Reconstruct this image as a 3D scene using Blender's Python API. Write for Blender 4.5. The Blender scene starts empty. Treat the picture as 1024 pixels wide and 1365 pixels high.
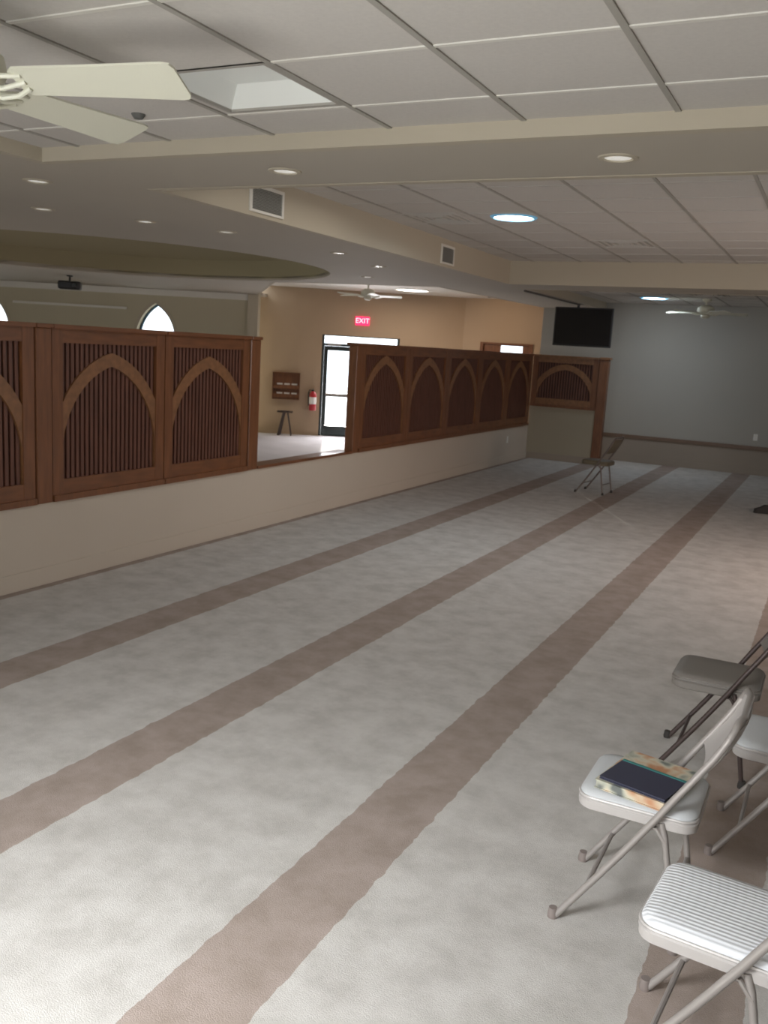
import bpy, bmesh, math, random
from mathutils import Vector, Matrix
from mathutils.geometry import tessellate_polygon
random.seed(4)
COL = bpy.context.scene.collection
PI = math.pi
rad = math.radians

# ------------------------------------------------------------------ materials
def mat(name, color, rough=0.6, metal=0.0, noise=None, bump=None, emit=None, emit_s=0.0, spec=0.5, coat=0.0):
    m = bpy.data.materials.new(name); m.use_nodes = True
    nt = m.node_tree; b = nt.nodes['Principled BSDF']
    b.inputs['Base Color'].default_value = (*color, 1)
    b.inputs['Roughness'].default_value = rough
    b.inputs['Metallic'].default_value = metal
    b.inputs['Specular IOR Level'].default_value = spec
    b.inputs['Coat Weight'].default_value = coat
    tc = nt.nodes.new('ShaderNodeTexCoord')
    if noise:
        sc, amt = noise[0], noise[1]
        stretch = noise[2] if len(noise) > 2 else (1, 1, 1)
        mp = nt.nodes.new('ShaderNodeMapping'); mp.inputs['Scale'].default_value = stretch
        nt.links.new(tc.outputs['Object'], mp.inputs['Vector'])
        n = nt.nodes.new('ShaderNodeTexNoise'); n.inputs['Scale'].default_value = sc
        n.inputs['Detail'].default_value = 5
        nt.links.new(mp.outputs['Vector'], n.inputs['Vector'])
        r = nt.nodes.new('ShaderNodeMapRange')
        r.inputs['From Min'].default_value = .3; r.inputs['From Max'].default_value = .7
        r.inputs['To Min'].default_value = 1 - amt; r.inputs['To Max'].default_value = 1 + amt
        nt.links.new(n.outputs['Fac'], r.inputs['Value'])
        mx = nt.nodes.new('ShaderNodeVectorMath'); mx.operation = 'SCALE'
        mx.inputs[0].default_value = color
        nt.links.new(r.outputs['Result'], mx.inputs['Scale'])
        nt.links.new(mx.outputs['Vector'], b.inputs['Base Color'])
    if bump:
        n2 = nt.nodes.new('ShaderNodeTexNoise'); n2.inputs['Scale'].default_value = bump[0]
        nt.links.new(tc.outputs['Object'], n2.inputs['Vector'])
        bp = nt.nodes.new('ShaderNodeBump'); bp.inputs['Strength'].default_value = bump[1]
        bp.inputs['Distance'].default_value = .01
        nt.links.new(n2.outputs['Fac'], bp.inputs['Height'])
        nt.links.new(bp.outputs['Normal'], b.inputs['Normal'])
    if emit:
        b.inputs['Emission Color'].default_value = (*emit, 1)
        b.inputs['Emission Strength'].default_value = emit_s
    return m

def carpet_material():
    """light mottled carpet with tan prayer rows every 1.22 m"""
    m = bpy.data.materials.new('striped_carpet'); m.use_nodes = True
    nt = m.node_tree; N = nt.nodes; L = nt.links; b = N['Principled BSDF']
    b.inputs['Roughness'].default_value = .95; b.inputs['Specular IOR Level'].default_value = .1
    tc = N.new('ShaderNodeTexCoord'); sx = N.new('ShaderNodeSeparateXYZ')
    L.new(tc.outputs['Object'], sx.inputs[0])
    def math_(op, a, bb):
        n = N.new('ShaderNodeMath'); n.operation = op
        for i, v in enumerate((a, bb)):
            if isinstance(v, (int, float)): n.inputs[i].default_value = v
            else: L.new(v, n.inputs[i])
        return n.outputs[0]
    # wobble on the edge of the stripes, as the pile has
    wn = N.new('ShaderNodeTexNoise'); wn.inputs['Scale'].default_value = 14
    L.new(tc.outputs['Object'], wn.inputs['Vector'])
    wob = math_('MULTIPLY', math_('SUBTRACT', wn.outputs['Fac'], .5), .03)
    x = math_('ADD', sx.outputs['X'], wob)
    f = math_('FRACT', math_('DIVIDE', math_('ADD', x, 3.965 + 12.17), 1.217), 0)
    stripe = math_('LESS_THAN', f, .302 / 1.217)
    inside = math_('GREATER_THAN', x, -4.5)
    stripe = math_('MULTIPLY', stripe, inside)
    border = math_('LESS_THAN', x, -4.92)
    stripe2 = math_('MAXIMUM', stripe, border)
    n1 = N.new('ShaderNodeTexNoise'); n1.inputs['Scale'].default_value = 5.5; n1.inputs['Detail'].default_value = 7
    n1.inputs['Roughness'].default_value = .65
    L.new(tc.outputs['Object'], n1.inputs['Vector'])
    cr = N.new('ShaderNodeValToRGB'); cr.color_ramp.elements[0].position = .36; cr.color_ramp.elements[1].position = .62
    cr.color_ramp.elements[0].color = (.43, .405, .375, 1); cr.color_ramp.elements[1].color = (.535, .51, .48, 1)
    L.new(n1.outputs['Fac'], cr.inputs[0])
    cr2 = N.new('ShaderNodeValToRGB'); cr2.color_ramp.elements[0].position = .36; cr2.color_ramp.elements[1].position = .62
    cr2.color_ramp.elements[0].color = (.29, .235, .20, 1); cr2.color_ramp.elements[1].color = (.36, .295, .26, 1)
    L.new(n1.outputs['Fac'], cr2.inputs[0])
    mx = N.new('ShaderNodeMix'); mx.data_type = 'RGBA'
    L.new(stripe2, mx.inputs[0]); L.new(cr.outputs[0], mx.inputs[6]); L.new(cr2.outputs[0], mx.inputs[7])
    L.new(mx.outputs[2], b.inputs['Base Color'])
    n3 = N.new('ShaderNodeTexNoise'); n3.inputs['Scale'].default_value = 220
    L.new(tc.outputs['Object'], n3.inputs['Vector'])
    bp = N.new('ShaderNodeBump'); bp.inputs['Strength'].default_value = .35; bp.inputs['Distance'].default_value = .006
    L.new(n3.outputs['Fac'], bp.inputs['Height']); L.new(bp.outputs['Normal'], b.inputs['Normal'])
    return m

def rib_material(name, color, rough, scale, depth, axis='Y'):
    """vinyl with pressed ribs running along the seat depth"""
    m = mat(name, color, rough)
    nt = m.node_tree; N = nt.nodes; L = nt.links
    tc = N.new('ShaderNodeTexCoord'); w = N.new('ShaderNodeTexWave')
    w.wave_type = 'BANDS'; w.bands_direction = axis; w.inputs['Scale'].default_value = scale
    L.new(tc.outputs['Object'], w.inputs['Vector'])
    bp = N.new('ShaderNodeBump'); bp.inputs['Strength'].default_value = .9; bp.inputs['Distance'].default_value = depth
    L.new(w.outputs['Fac'], bp.inputs['Height']); L.new(bp.outputs['Normal'], N['Principled BSDF'].inputs['Normal'])
    r = N.new('ShaderNodeMapRange'); r.inputs['To Min'].default_value = .88; r.inputs['To Max'].default_value = 1.05
    L.new(w.outputs['Fac'], r.inputs['Value'])
    v = N.new('ShaderNodeVectorMath'); v.operation = 'SCALE'; v.inputs[0].default_value = color
    L.new(r.outputs['Result'], v.inputs['Scale']); L.new(v.outputs[0], N['Principled BSDF'].inputs['Base Color'])
    return m

def glass_material(name='clear_glass'):
    m = bpy.data.materials.new(name); m.use_nodes = True
    nt = m.node_tree; nt.nodes.clear()
    o = nt.nodes.new('ShaderNodeOutputMaterial'); mix = nt.nodes.new('ShaderNodeMixShader')
    t = nt.nodes.new('ShaderNodeBsdfTransparent'); g = nt.nodes.new('ShaderNodeBsdfGlossy')
    g.inputs['Roughness'].default_value = .02; mix.inputs[0].default_value = .06
    nt.links.new(t.outputs[0], mix.inputs[1]); nt.links.new(g.outputs[0], mix.inputs[2]); nt.links.new(mix.outputs[0], o.inputs[0])
    return m

def marbled_material(name):
    m = mat(name, (.6, .5, .38), .55)
    nt = m.node_tree; N = nt.nodes
    tc = N.new('ShaderNodeTexCoord'); n = N.new('ShaderNodeTexNoise'); n.inputs['Scale'].default_value = 16; n.inputs['Detail'].default_value = 1.5
    nt.links.new(tc.outputs['Object'], n.inputs['Vector'])
    cr = N.new('ShaderNodeValToRGB'); e = cr.color_ramp.elements
    e[0].position = .34; e[0].color = (.12, .13, .12, 1); e[1].position = .66; e[1].color = (.42, .2, .1, 1)
    for p, c in ((.42, (.36, .36, .29)), (.5, (.52, .47, .36)), (.57, (.50, .36, .24))):
        a = e.new(p); a.color = (*c, 1)
    nt.links.new(n.outputs['Fac'], cr.inputs[0]); nt.links.new(cr.outputs[0], N['Principled BSDF'].inputs['Base Color'])
    return m

M = dict(
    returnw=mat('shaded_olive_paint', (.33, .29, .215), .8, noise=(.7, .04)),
    tanrub=mat('brown_rubber', (.20, .165, .15), .7),
    carpet=carpet_material(),
    hallcarpet=mat('pale_hall_carpet', (.56, .54, .56), .9, noise=(3, .06), bump=(150, .2)),
    cream=mat('cream_wall_paint', (.50, .44, .365), .8, bump=(90, .08), noise=(.7, .04)),
    tan=mat('tan_wall_paint', (.40, .295, .20), .8, bump=(90, .08), noise=(.7, .04)),
    olive=mat('olive_cream_paint', (.50, .455, .335), .8, noise=(.7, .04)),
    backw=mat('grey_cream_paint', (.36, .345, .305), .8, noise=(.6, .04)),
    wains=mat('wainscot_paint', (.29, .245, .2), .8, noise=(.8, .05)),
    soffit=mat('soffit_paint', (.46, .42, .35), .85, noise=(.6, .03)),
    fascia=mat('fascia_paint', (.48, .43, .335), .85),
    dome=mat('dome_paint', (.36, .32, .205), .85),
    tile=mat('ceiling_tile', (.60, .575, .535), .9, noise=(60, .03), bump=(120, .05)),
    gridL=mat('light_ceiling_bar', (.70, .68, .62), .6),
    gridF=mat('tile_coloured_bar', (.56, .54, .50), .8),
    rail=mat('dull_brown_rail', (.16, .10, .065), .5),
    midmetal=mat('taupe_tube_steel', (.16, .13, .115), .45, metal=.2),
    gridD=mat('grey_ceiling_bar', (.38, .36, .32), .7),
    wood=mat('reddish_wood', (.160, .060, .022), .42, noise=(5, .22, (6, 6, .8)), coat=.15),
    woodh=mat('reddish_wood_rail', (.160, .060, .022), .42, noise=(5, .22, (6, .8, 6)), coat=.15),
    arch=mat('lighter_arch_wood', (.205, .093, .038), .45, noise=(6, .2, (3, 3, 3)), coat=.15),
    slat=mat('dark_slat_wood', (.112, .043, .026), .5, noise=(6, .3, (8, 8, .6))),
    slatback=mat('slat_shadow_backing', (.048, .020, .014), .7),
    white=mat('white_enamel', (.72, .71, .66), .4),
    fanw=mat('ivory_fan_enamel', (.66, .655, .54), .45),
    metal=mat('beige_tube_steel', (.34, .31, .29), .38, metal=.35),
    pan=mat('beige_seat_pan', (.46, .43, .41), .45, metal=.15),
    vinyl=rib_material('ribbed_white_vinyl', (.72, .73, .75), .38, 20.0, .0015),
    vinyl2=mat('smooth_grey_vinyl', (.50, .51, .515), .4, bump=(60, .1)),
    darkseat=mat('dark_grey_vinyl', (.19, .17, .15), .5),
    darkmetal=mat('dark_brown_tube_steel', (.07, .05, .045), .4, metal=.3),
    tanvinyl=mat('olive_tan_vinyl', (.14, .115, .075), .5),
    rubber=mat('dark_rubber', (.05, .045, .042), .9, spec=.1),
    black=mat('black_plastic', (.012, .012, .013), .35),
    screen=mat('dark_screen', (.008, .008, .009), .18),
    darkframe=mat('dark_bronze_frame', (.045, .055, .055), .4, metal=.5),
    bluef=mat('blue_grey_frame', (.10, .22, .33), .4),
    glass=glass_material(),
    skyl=mat('glowing_skylight_lens', (.9, .95, 1), .5, emit=(.72, .88, 1.0), emit_s=14),
    skyrim=mat('bluish_skylight_rim', (.3, .55, .72), .3, emit=(.05, .35, .6), emit_s=.35),  # rim is no lamp; faint blue glow put in by emission
    warml=mat('glowing_warm_lens', (1, .95, .9), .5, emit=(1, .93, .86), emit_s=7),
    lamp=mat('dull_downlight_lens', (.9, .9, .85), .3, emit=(1, .97, .9), emit_s=.38),
    trof=mat('frosted_troffer_lens', (.74, .75, .71), .35, emit=(.9, 1, 1), emit_s=.06),  # slight emission lifts the lens, though the fitting is unlit
    exitred=mat('glowing_red_sign', (.7, .02, .06), .4, emit=(1, .03, .13), emit_s=1.6),
    exitlet=mat('glowing_sign_letters', (1, .6, .65), .4, emit=(1, .5, .55), emit_s=1.8),
    extred=mat('red_enamel', (.42, .02, .03), .3),
    paper=mat('white_paper', (.75, .73, .70), .8),
    navy=mat('navy_book_cover', (.028, .030, .055), .45),
    teal=mat('teal_cover_edge', (.03, .17, .16), .5),
    page=mat('cream_page_edges', (.58, .48, .36), .8, noise=(40, .25, (1, 1, 8))),
    marble=marbled_material('patterned_book_cover'),
    vent=mat('grey_vent_metal', (.36, .36, .33), .5),
    ventdark=mat('dark_vent_recess', (.12, .12, .11), .8),
    concrete=mat('outdoor_paving', (.7, .7, .68), .9, noise=(1.5, .08)),
    cord=mat('grey_cable', (.12, .11, .10), .6),
)

# ------------------------------------------------------------------ mesh helpers
def box(bm, a, b, mtx=None, bevel=0):
    x0, y0, z0 = a; x1, y1, z1 = b
    vs = [bm.verts.new(Vector(c)) for c in ((x0,y0,z0),(x1,y0,z0),(x1,y1,z0),(x0,y1,z0),(x0,y0,z1),(x1,y0,z1),(x1,y1,z1),(x0,y1,z1))]
    fs = [bm.faces.new([vs[i] for i in f]) for f in ((0,3,2,1),(4,5,6,7),(0,1,5,4),(1,2,6,5),(2,3,7,6),(3,0,4,7))]
    if bevel:
        es = set(e for f in fs for e in f.edges)
        r = bmesh.ops.bevel(bm, geom=list(es), offset=bevel, segments=2, affect='EDGES', profile=.5)
        vs = list(set(v for f in r['faces'] for v in f.verts) | set(v for v in vs if v.is_valid))
    if mtx is not None: bmesh.ops.transform(bm, matrix=mtx, verts=vs)
    return vs

def tube(bm, pts, r, seg=10, caps=True):
    pts = [Vector(p) for p in pts]; rs = r if isinstance(r, (list, tuple)) else [r] * len(pts)
    rings = []; prev = None
    for i, p in enumerate(pts):
        d = (pts[min(i + 1, len(pts) - 1)] - pts[max(i - 1, 0)]).normalized()
        if prev is None:
            u = d.orthogonal().normalized()
        else:
            u = (prev - d * prev.dot(d)).normalized()
        prev = u; v = d.cross(u)
        rings.append([bm.verts.new(p + (u * math.cos(2*PI*k/seg) + v * math.sin(2*PI*k/seg)) * rs[i]) for k in range(seg)])
    for a, b in zip(rings, rings[1:]):
        for k in range(seg): bm.faces.new((a[k], a[(k+1) % seg], b[(k+1) % seg], b[k]))
    if caps: bm.faces.new(list(reversed(rings[0]))); bm.faces.new(rings[-1])

def lathe(bm, prof, seg=32, mtx=None):
    rings = []
    allv = []
    for r, z in prof:
        if r < 1e-6: ring = [bm.verts.new((0, 0, z))]
        else: ring = [bm.verts.new((r*math.cos(2*PI*k/seg), r*math.sin(2*PI*k/seg), z)) for k in range(seg)]
        rings.append(ring); allv += ring
    for a, b in zip(rings, rings[1:]):
        for k in range(seg):
            k2 = (k+1) % seg
            if len(a) == 1 and len(b) == 1: continue
            if len(a) == 1: bm.faces.new((a[0], b[k2], b[k]))
            elif len(b) == 1: bm.faces.new((a[k], a[k2], b[0]))
            else: bm.faces.new((a[k], a[k2], b[k2], b[k]))
    if mtx is not None: bmesh.ops.transform(bm, matrix=mtx, verts=allv)

def holed_slab(bm, outer, holes, t0, t1, mapf):
    """polygon with holes in (u,v), extruded between t0 and t1; mapf(u,v,t)->xyz"""
    loops = [outer] + holes
    tess = tessellate_polygon([[Vector((p[0], p[1], 0)) for p in l] for l in loops])
    flat = [p for l in loops for p in l]
    A = [bm.verts.new(mapf(p[0], p[1], t0)) for p in flat]
    B = [bm.verts.new(mapf(p[0], p[1], t1)) for p in flat]
    for t in tess:
        try:
            bm.faces.new([A[i] for i in t]); bm.faces.new([B[i] for i in reversed(t)])
        except ValueError: pass
    k = 0
    for l in loops:
        n = len(l)
        for i in range(n):
            a, b = k + i, k + (i + 1) % n
            bm.faces.new((A[a], A[b], B[b], B[a]))
        k += n

def build(name, bm, m, parent=None, smooth=False, loc=None):
    bmesh.ops.recalc_face_normals(bm, faces=bm.faces)
    me = bpy.data.meshes.new(name); bm.to_mesh(me); bm.free()
    me.materials.append(M[m] if isinstance(m, str) else m)
    o = bpy.data.objects.new(name, me); COL.objects.link(o)
    if smooth:
        for p in me.polygons: p.use_smooth = True
        me.set_sharp_from_angle(angle=rad(40))
    if parent is not None: o.parent = parent
    if loc is not None: o.location = loc
    return o

def tag(o, label, cat, group=None):
    o['label'] = label; o['category'] = cat
    if group: o['group'] = group
    return o

def thing(name, label, cat, loc=(0, 0, 0), rz=0, group=None):
    o = bpy.data.objects.new(name, None); COL.objects.link(o)
    o.empty_display_size = .1
    o.location = loc; o.rotation_euler = (0, 0, rz)
    return tag(o, label, cat, group)

def struct(name, bm, m, smooth=False, parent=None):
    o = build(name, bm, m, parent, smooth)
    if parent is None: o['kind'] = 'structure'
    return o

def sbox(name, a, b, m):
    bm = bmesh.new(); box(bm, a, b); return struct(name, bm, m)

def dup(root, loc, rz, label, group=None):
    r = root.copy(); COL.objects.link(r); r.location = loc; r.rotation_euler = (0, 0, rz); r['label'] = label
    if group: r['group'] = group
    for ch in list(root.children):
        c = ch.copy(); COL.objects.link(c); c.parent = r
        for g in list(ch.children):
            d = g.copy(); COL.objects.link(d); d.parent = c
    return r

# ------------------------------------------------------------------ layout constants (metres)
ZS = 2.75            # soffit underside
ZA, ZB, ZC = 2.82, 3.04, 2.88   # tiled ceilings of the three bays
XL = -4.08           # left edge of the bays
XW = -5.0            # face of the knee wall
XR = 2.6             # right wall
YB = 17.05           # back wall
YF = -1.6            # wall behind the camera
ZH = -.2             # floor of the hall beyond the knee wall
def bays():
    return [(-4.14, XR, -1.0, 3.85, ZA), (XL, XR, 4.75, 11.6, ZB), (XL, XR, 12.5, YB + .06, ZC)]

# ------------------------------------------------------------------ floor and low wall
sbox('floor', (XW - .15, YF - .15, -.12), (XR + .1, YB + .1, 0), 'carpet')
bm = bmesh.new()
holed_slab(bm, [(-18.6, YF), (XW - .15, YF), (XW - .15, YB), (-5.25, YB), (-5.25, 19.1), (-7.6, 19.1), (-11.5, 16.95), (-18.6, 13.1)], [], ZH - .1, ZH, lambda u, v, t: (u, v, t))
struct('floor_left_hall', bm, 'hallcarpet')
sbox('ground', (-30, 14.0, ZH - .3), (4, 40, ZH - .12), 'concrete')

sbox('wall_low_partition', (XW - .15, YF, ZH), (XW, 15.9, .60), 'cream')
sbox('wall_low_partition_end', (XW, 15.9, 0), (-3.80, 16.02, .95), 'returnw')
bm = bmesh.new(); box(bm, (XW, YF, 0), (XW + .012, 15.9, .13), bevel=.003)
struct('baseboard_left', bm, 'cream')
bm = bmesh.new(); box(bm, (XW + .012, 15.885, 0), (-3.82, 15.9, .12), bevel=.003)
struct('baseboard_partition_end', bm, 'wains')

# ------------------------------------------------------------------ main walls
sbox('wall_back', (-5.25, YB, .46), (XR + .1, YB + .15, 3.1), 'backw')
sbox('wall_back_lower', (-5.25, YB - .012, -.2), (XR + .1, YB + .15, .46), 'wains')
bm = bmesh.new(); box(bm, (-5.25, YB - .035, .44), (XR, YB - .012, .505), bevel=.006)
struct('trim_1', bm, 'rail')
bm = bmesh.new(); box(bm, (-5.25, YB - .028, 0), (XR, YB - .012, .11), bevel=.004)
struct('baseboard_back', bm, 'wains')
# right wall with two window openings (beyond the frame, letting the daylight in)
bm = bmesh.new()
holed_slab(bm, [(YF, -.12), (YB, -.12), (YB, 3.1), (YF, 3.1)],
           [[(7.2, .9), (9.2, .9), (9.2, 2.1), (7.2, 2.1)]], 0, .15, lambda u, v, t: (XR + t, u, v))
struct('wall_right', bm, 'cream')
bm = bmesh.new()
holed_slab(bm, [(-18.6, ZH - .1), (XR + .1, ZH - .1), (XR + .1, 3.1), (-18.6, 3.1)],
           [[(-3.6, .5), (-.9, .5), (-.9, 2.3), (-3.6, 2.3)]], 0, .15, lambda u, v, t: (u, YF - t, v))
struct('wall_front', bm, 'cream')

# ------------------------------------------------------------------ ceiling: plaster soffit with three bays, dome and vestibule cut in
DC, DR = (-8.85, 9.15), 3.02
circ = [(DC[0] + DR*math.cos(2*PI*k/64), DC[1] + DR*math.sin(2*PI*k/64)) for k in range(64)]
vest = [(-8.2, 12.3), (-5.45, 12.45), (-5.25, 17.0), (-5.05, 19.2), (-7.6, 19.2), (-11.45, 17.0), (-11.15, 16.1)]
outer = [(-18.7, YF), (XR + .1, YF), (XR + .1, YB + .14), (-4.9, YB + .14), (-4.9, 19.4), (-7.9, 19.4), (-12.2, 17.2), (-18.7, 13.2)]
holes = [[(x0, y0), (x1, y0), (x1, y1), (x0, y1)] for x0, x1, y0, y1, z in bays()] + [circ, vest]
bm = bmesh.new(); holed_slab(bm, outer, holes, ZS, ZS + .06, lambda u, v, t: (u, v, t))
struct('ceiling', bm, 'soffit')
names = ('ceiling_near_bay', 'ceiling_middle_bay', 'ceiling_far_bay')
for nm, (x0, x1, y0, y1, z) in zip(names, bays()):
    bm = bmesh.new(); box(bm, (x0, y0, z), (x1, y1, z + .05))
    if nm == 'ceiling_near_bay':            # leave the troffer opening
        bm.free(); bm = bmesh.new()
        holed_slab(bm, [(x0, y0), (x1, y0), (x1, y1), (x0, y1)], [[(-2.55, 2.86), (-1.98, 2.86), (-1.98, 3.43), (-2.55, 3.43)]], z, z + .05, lambda u, v, t: (u, v, t))
    c = struct(nm, bm, 'tile')
    # upstand of plaster round each bay
    bm = bmesh.new(); t = .05
    for a, b in (((x0 - t, y0 - t), (x0 + .012, y1 + t)), ((x0 + .012, y0 - t), (x1, y0 + .012)), ((x0 + .012, y1 - .012), (x1, y1 + t))):
        if b[1] > YB: b = (b[0], YB - .001)
        if a[1] > YB - .1: continue
        box(bm, (a[0], a[1], ZS - .004), (b[0], b[1], z + .06))
    struct('trim_bay_upstand', bm, 'fascia')
    # hanging grid
    if nm == 'ceiling_near_bay': xs, ys = (-1.97, .63), (2.87, .60)
    elif nm == 'ceiling_middle_bay': xs, ys = (-1.90, .62), (5.30, .60)
    else: xs, ys = (-1.90, .62), (12.9, .60)
    bm = bmesh.new(); k = -8
    while xs[0] + k*xs[1] < x1:
        x = xs[0] + k*xs[1]; k += 1
        if x > x0 + .05: box(bm, (x - .012, y0, z - .006), (x + .012, y1, z - .0005))
    build('grid_bar', bm, 'gridD', c)  # painted dark grey to draw the shadow lines along the grid
    bm = bmesh.new(); k = -12
    while ys[0] + k*ys[1] < y1:
        y = ys[0] + k*ys[1]; k += 1
        if y > y0 + .05: box(bm, (x0, y - .010, z - .005), (x1, y + .010, z - .0003))
    build('grid_bar', bm, 'gridL' if nm == 'ceiling_near_bay' else 'gridF', c)
# small crown bead along the near bay
# dome: raised drum with a shallow bowl
bm = bmesh.new()
lathe(bm, [(DR, ZS + .03), (DR, ZS + .30), (DR - .1, ZS + .34), (DR - .8, ZS + .52), (DR - 1.8, ZS + .66), (0, ZS + .72)], 64, Matrix.Translation((DC[0], DC[1], 0)))
struct('ceiling_dome', bm, 'dome', smooth=True)
bm = bmesh.new(); holed_slab(bm, vest, [], 3.0, 3.05, lambda u, v, t: (u, v, t)); struct('ceiling_vestibule', bm, 'gridL')
bm = bmesh.new()
for i in range(3):
    (ax, ay), (bx_, by) = ([vest[6]] + vest)[i], ([vest[6]] + vest)[i + 1]
    d = Vector((bx_ - ax, by - ay, 0)); n = Vector((-d.y, d.x, 0)).normalized() * .04
    q = [(ax, ay), (bx_, by), (bx_ - n.x, by - n.y), (ax - n.x, ay - n.y)]
    q = [(qx + n.x*.3, qy + n.y*.3) for qx, qy in q]
    vs = [bm.verts.new((x, y, zz)) for zz in (ZS - .004, 3.05) for x, y in q]
    for f in ((0,1,2,3), (4,7,6,5), (0,4,5,1), (1,5,6,2), (2,6,7,3), (3,7,4,0)): bm.faces.new([vs[j] for j in f])
struct('trim_vestibule_upstand', bm, 'fascia')

# ------------------------------------------------------------------ walls of the hall beyond
def wallmap(P, ang):
    c, s = math.cos(rad(ang)), math.sin(rad(ang))
    return lambda u, v, t: (P[0] + u*c - t*s, P[1] + u*s + t*c, v)   # t>0 goes away from the room
def arch_outline(hw, z0, zs, R, n=10):
    """pointed arch: springs at zs, arcs of radius R"""
    c = R - hw; pts = [(-hw, z0), (hw, z0)]
    amax = math.acos(c / R)
    right = [(-c + R*math.cos(amax*k/n), zs + R*math.sin(amax*k/n)) for k in range(n + 1)]
    left = [(-x, z) for x, z in reversed(right[:-1])]
    return pts + right + left

# left wall: tan/olive wall with pointed windows; u measured from the second window's centre
PW = (-13.06, 15.155)
fL = wallmap(PW, 22)
wins = [0.0, -3.62]
hw, zs, Rw = .42, 1.72, .86
def shift(poly, du): return [(x + du, z) for x, z in poly]
WO = arch_outline(hw, .6, zs, Rw)
bm = bmesh.new()
holed_slab(bm, [(-5.9, ZH - .1), (2.18, ZH - .1), (2.18, ZS), (-5.9, ZS)], [shift(WO, w) for w in wins], 0, .22, fL)
struct('wall_left', bm, 'olive')
for i, w in enumerate(wins):
    o = bmesh.new()
    inner = arch_outline(hw - .045, .645, zs, Rw - .045)
    holed_slab(o, shift(arch_outline(hw - .002, .602, zs, Rw - .002), w), [shift(inner, w)], .15, .20, fL)
    wf = struct('window_%d' % (i + 1), o, 'bluef')
    o = bmesh.new(); holed_slab(o, shift(inner, w), [], .172, .178, fL); build('window_pane', o, 'glass', wf)
    o = bmesh.new()
    for (u0, v0, u1, v1) in ((w - .008, .645, w + .008, 2.3),):
        vs = [o.verts.new(fL(u, v, t)) for t in (.165, .185) for u, v in ((u0, v0), (u1, v0), (u1, v1), (u0, v1))]
        for f in ((0,1,2,3), (4,7,6,5), (0,4,5,1), (1,5,6,2), (2,6,7,3), (3,7,4,0)): o.faces.new([vs[j] for j in f])
    # pale surround trim standing proud of the wall
    o2 = bmesh.new()
    holed_slab(o2, shift(arch_outline(hw + .07, .56, zs, Rw + .07), w), [shift(arch_outline(hw - .001, .6, zs, Rw - .001), w)], -.015, 0.0, fL)
    build('window_surround', o2, 'fascia', wf)
    o.free()
def slab_on(fm, name, u0, u1, v0, v1, t0, t1, m, parent=None, bev=0):
    o = bmesh.new()
    vs = [o.verts.new(fm(u, v, t)) for t in (t0, t1) for u, v in ((u0, v0), (u1, v0), (u1, v1), (u0, v1))]
    for f in ((0,1,2,3), (4,7,6,5), (0,4,5,1), (1,5,6,2), (2,6,7,3), (3,7,4,0)): o.faces.new([vs[j] for j in f])
    return build(name, o, m, parent)
for nm, a in (('trim_2', (-5.9, 2.18, 2.62, 2.745, -.06, 0, 'gridL')), ('trim_3', (-3.1, -.62, 2.30, 2.35, -.03, 0, 'gridL')), ('trim_4', (1.98, 2.2, ZH, 2.745, -.10, 0, 'fascia'))):
    s = slab_on(fL, nm, *a); s['kind'] = 'structure'

# exit wall (u from the pilaster corner at (-11.45,16.76)), 30 degrees
PE = (-11.45, 16.76)
fE = wallmap(PE, 30)
LE = 4.42
bm = bmesh.new()
D0, D1, DZ = 1.31, 3.02, 2.03
holed_slab(bm, [(-.6, ZH - .1), (LE + .1, ZH - .1), (LE + .1, 3.05), (-.6, 3.05)], [[(D0, ZH), (D1, ZH), (D1, DZ), (D0, DZ)]], 0, .2, fE)
struct('wall_exit', bm, 'tan')
# side wall of the hall and closing walls
sbox('wall_far_left', (-18.75, YF, ZH - .1), (-18.6, 13.2, 3.1), 'olive')
bm = bmesh.new()
DX0, DX1, DH = -7.2, -6.0, 2.07
holed_slab(bm, [(-7.62, ZH - .1), (-4.95, ZH - .1), (-4.95, 3.05), (-7.62, 3.05)], [[(DX0, ZH), (DX1, ZH), (DX1, DH), (DX0, DH)]], 0, .2, lambda u, v, t: (u, 18.97 + t, v))
struct('wall_lit', bm, 'tan')
sbox('wall_passage', (-5.25, YB + .15, ZH - .1), (-5.1, 18.97, 3.05), 'tan')

# glazed double door with transom
o = bmesh.new()
def fbox(o, fm, u0, u1, v0, v1, t0, t1):
    vs = [o.verts.new(fm(u, v, t)) for t in (t0, t1) for u, v in ((u0, v0), (u1, v0), (u1, v1), (u0, v1))]
    for f in ((0,1,2,3), (4,7,6,5), (0,4,5,1), (1,5,6,2), (2,6,7,3), (3,7,4,0)): o.faces.new([vs[j] for j in f])
fbox(o, fE, D0, D0 + .05, ZH, DZ, .02, .12); fbox(o, fE, D1 - .05, D1, ZH, DZ, .02, .12)
fbox(o, fE, D0 + .05, D1 - .05, DZ - .02, DZ, .02, .12); fbox(o, fE, D0 + .05, D1 - .05, 1.79, 1.845, .02, .12)
d1 = struct('door_1', o, 'darkframe')
slab_on(fE, 'transom_pane', D0 + .05, D1 - .05, 1.845, DZ - .02, .065, .07, 'glass', d1)
mid = (D0 + D1) / 2
for a, b in ((D0 + .052, mid - .004), (mid + .004, D1 - .052)):
    o = bmesh.new()
    holed_slab(o, [(a, ZH + .01), (b, ZH + .01), (b, 1.785), (a, 1.785)],
               [[(a + .085, .76), (b - .11, .76), (b - .11, 1.69), (a + .085, 1.69)], [(a + .085, .03), (b - .11, .03), (b - .11, .68), (a + .085, .68)]], .045, .09, fE)
    lf = build('door_leaf', o, 'darkframe', d1)
    slab_on(fE, 'door_pane', a + .085, b - .11, .76, 1.69, .066, .07, 'glass', lf)
    slab_on(fE, 'door_pane', a + .085, b - .11, .03, .68, .066, .07, 'glass', lf)
    slab_on(fE, 'push_bar', a + .06, b - .06, .70, .745, -.01, .03, 'metal', lf)
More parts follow.
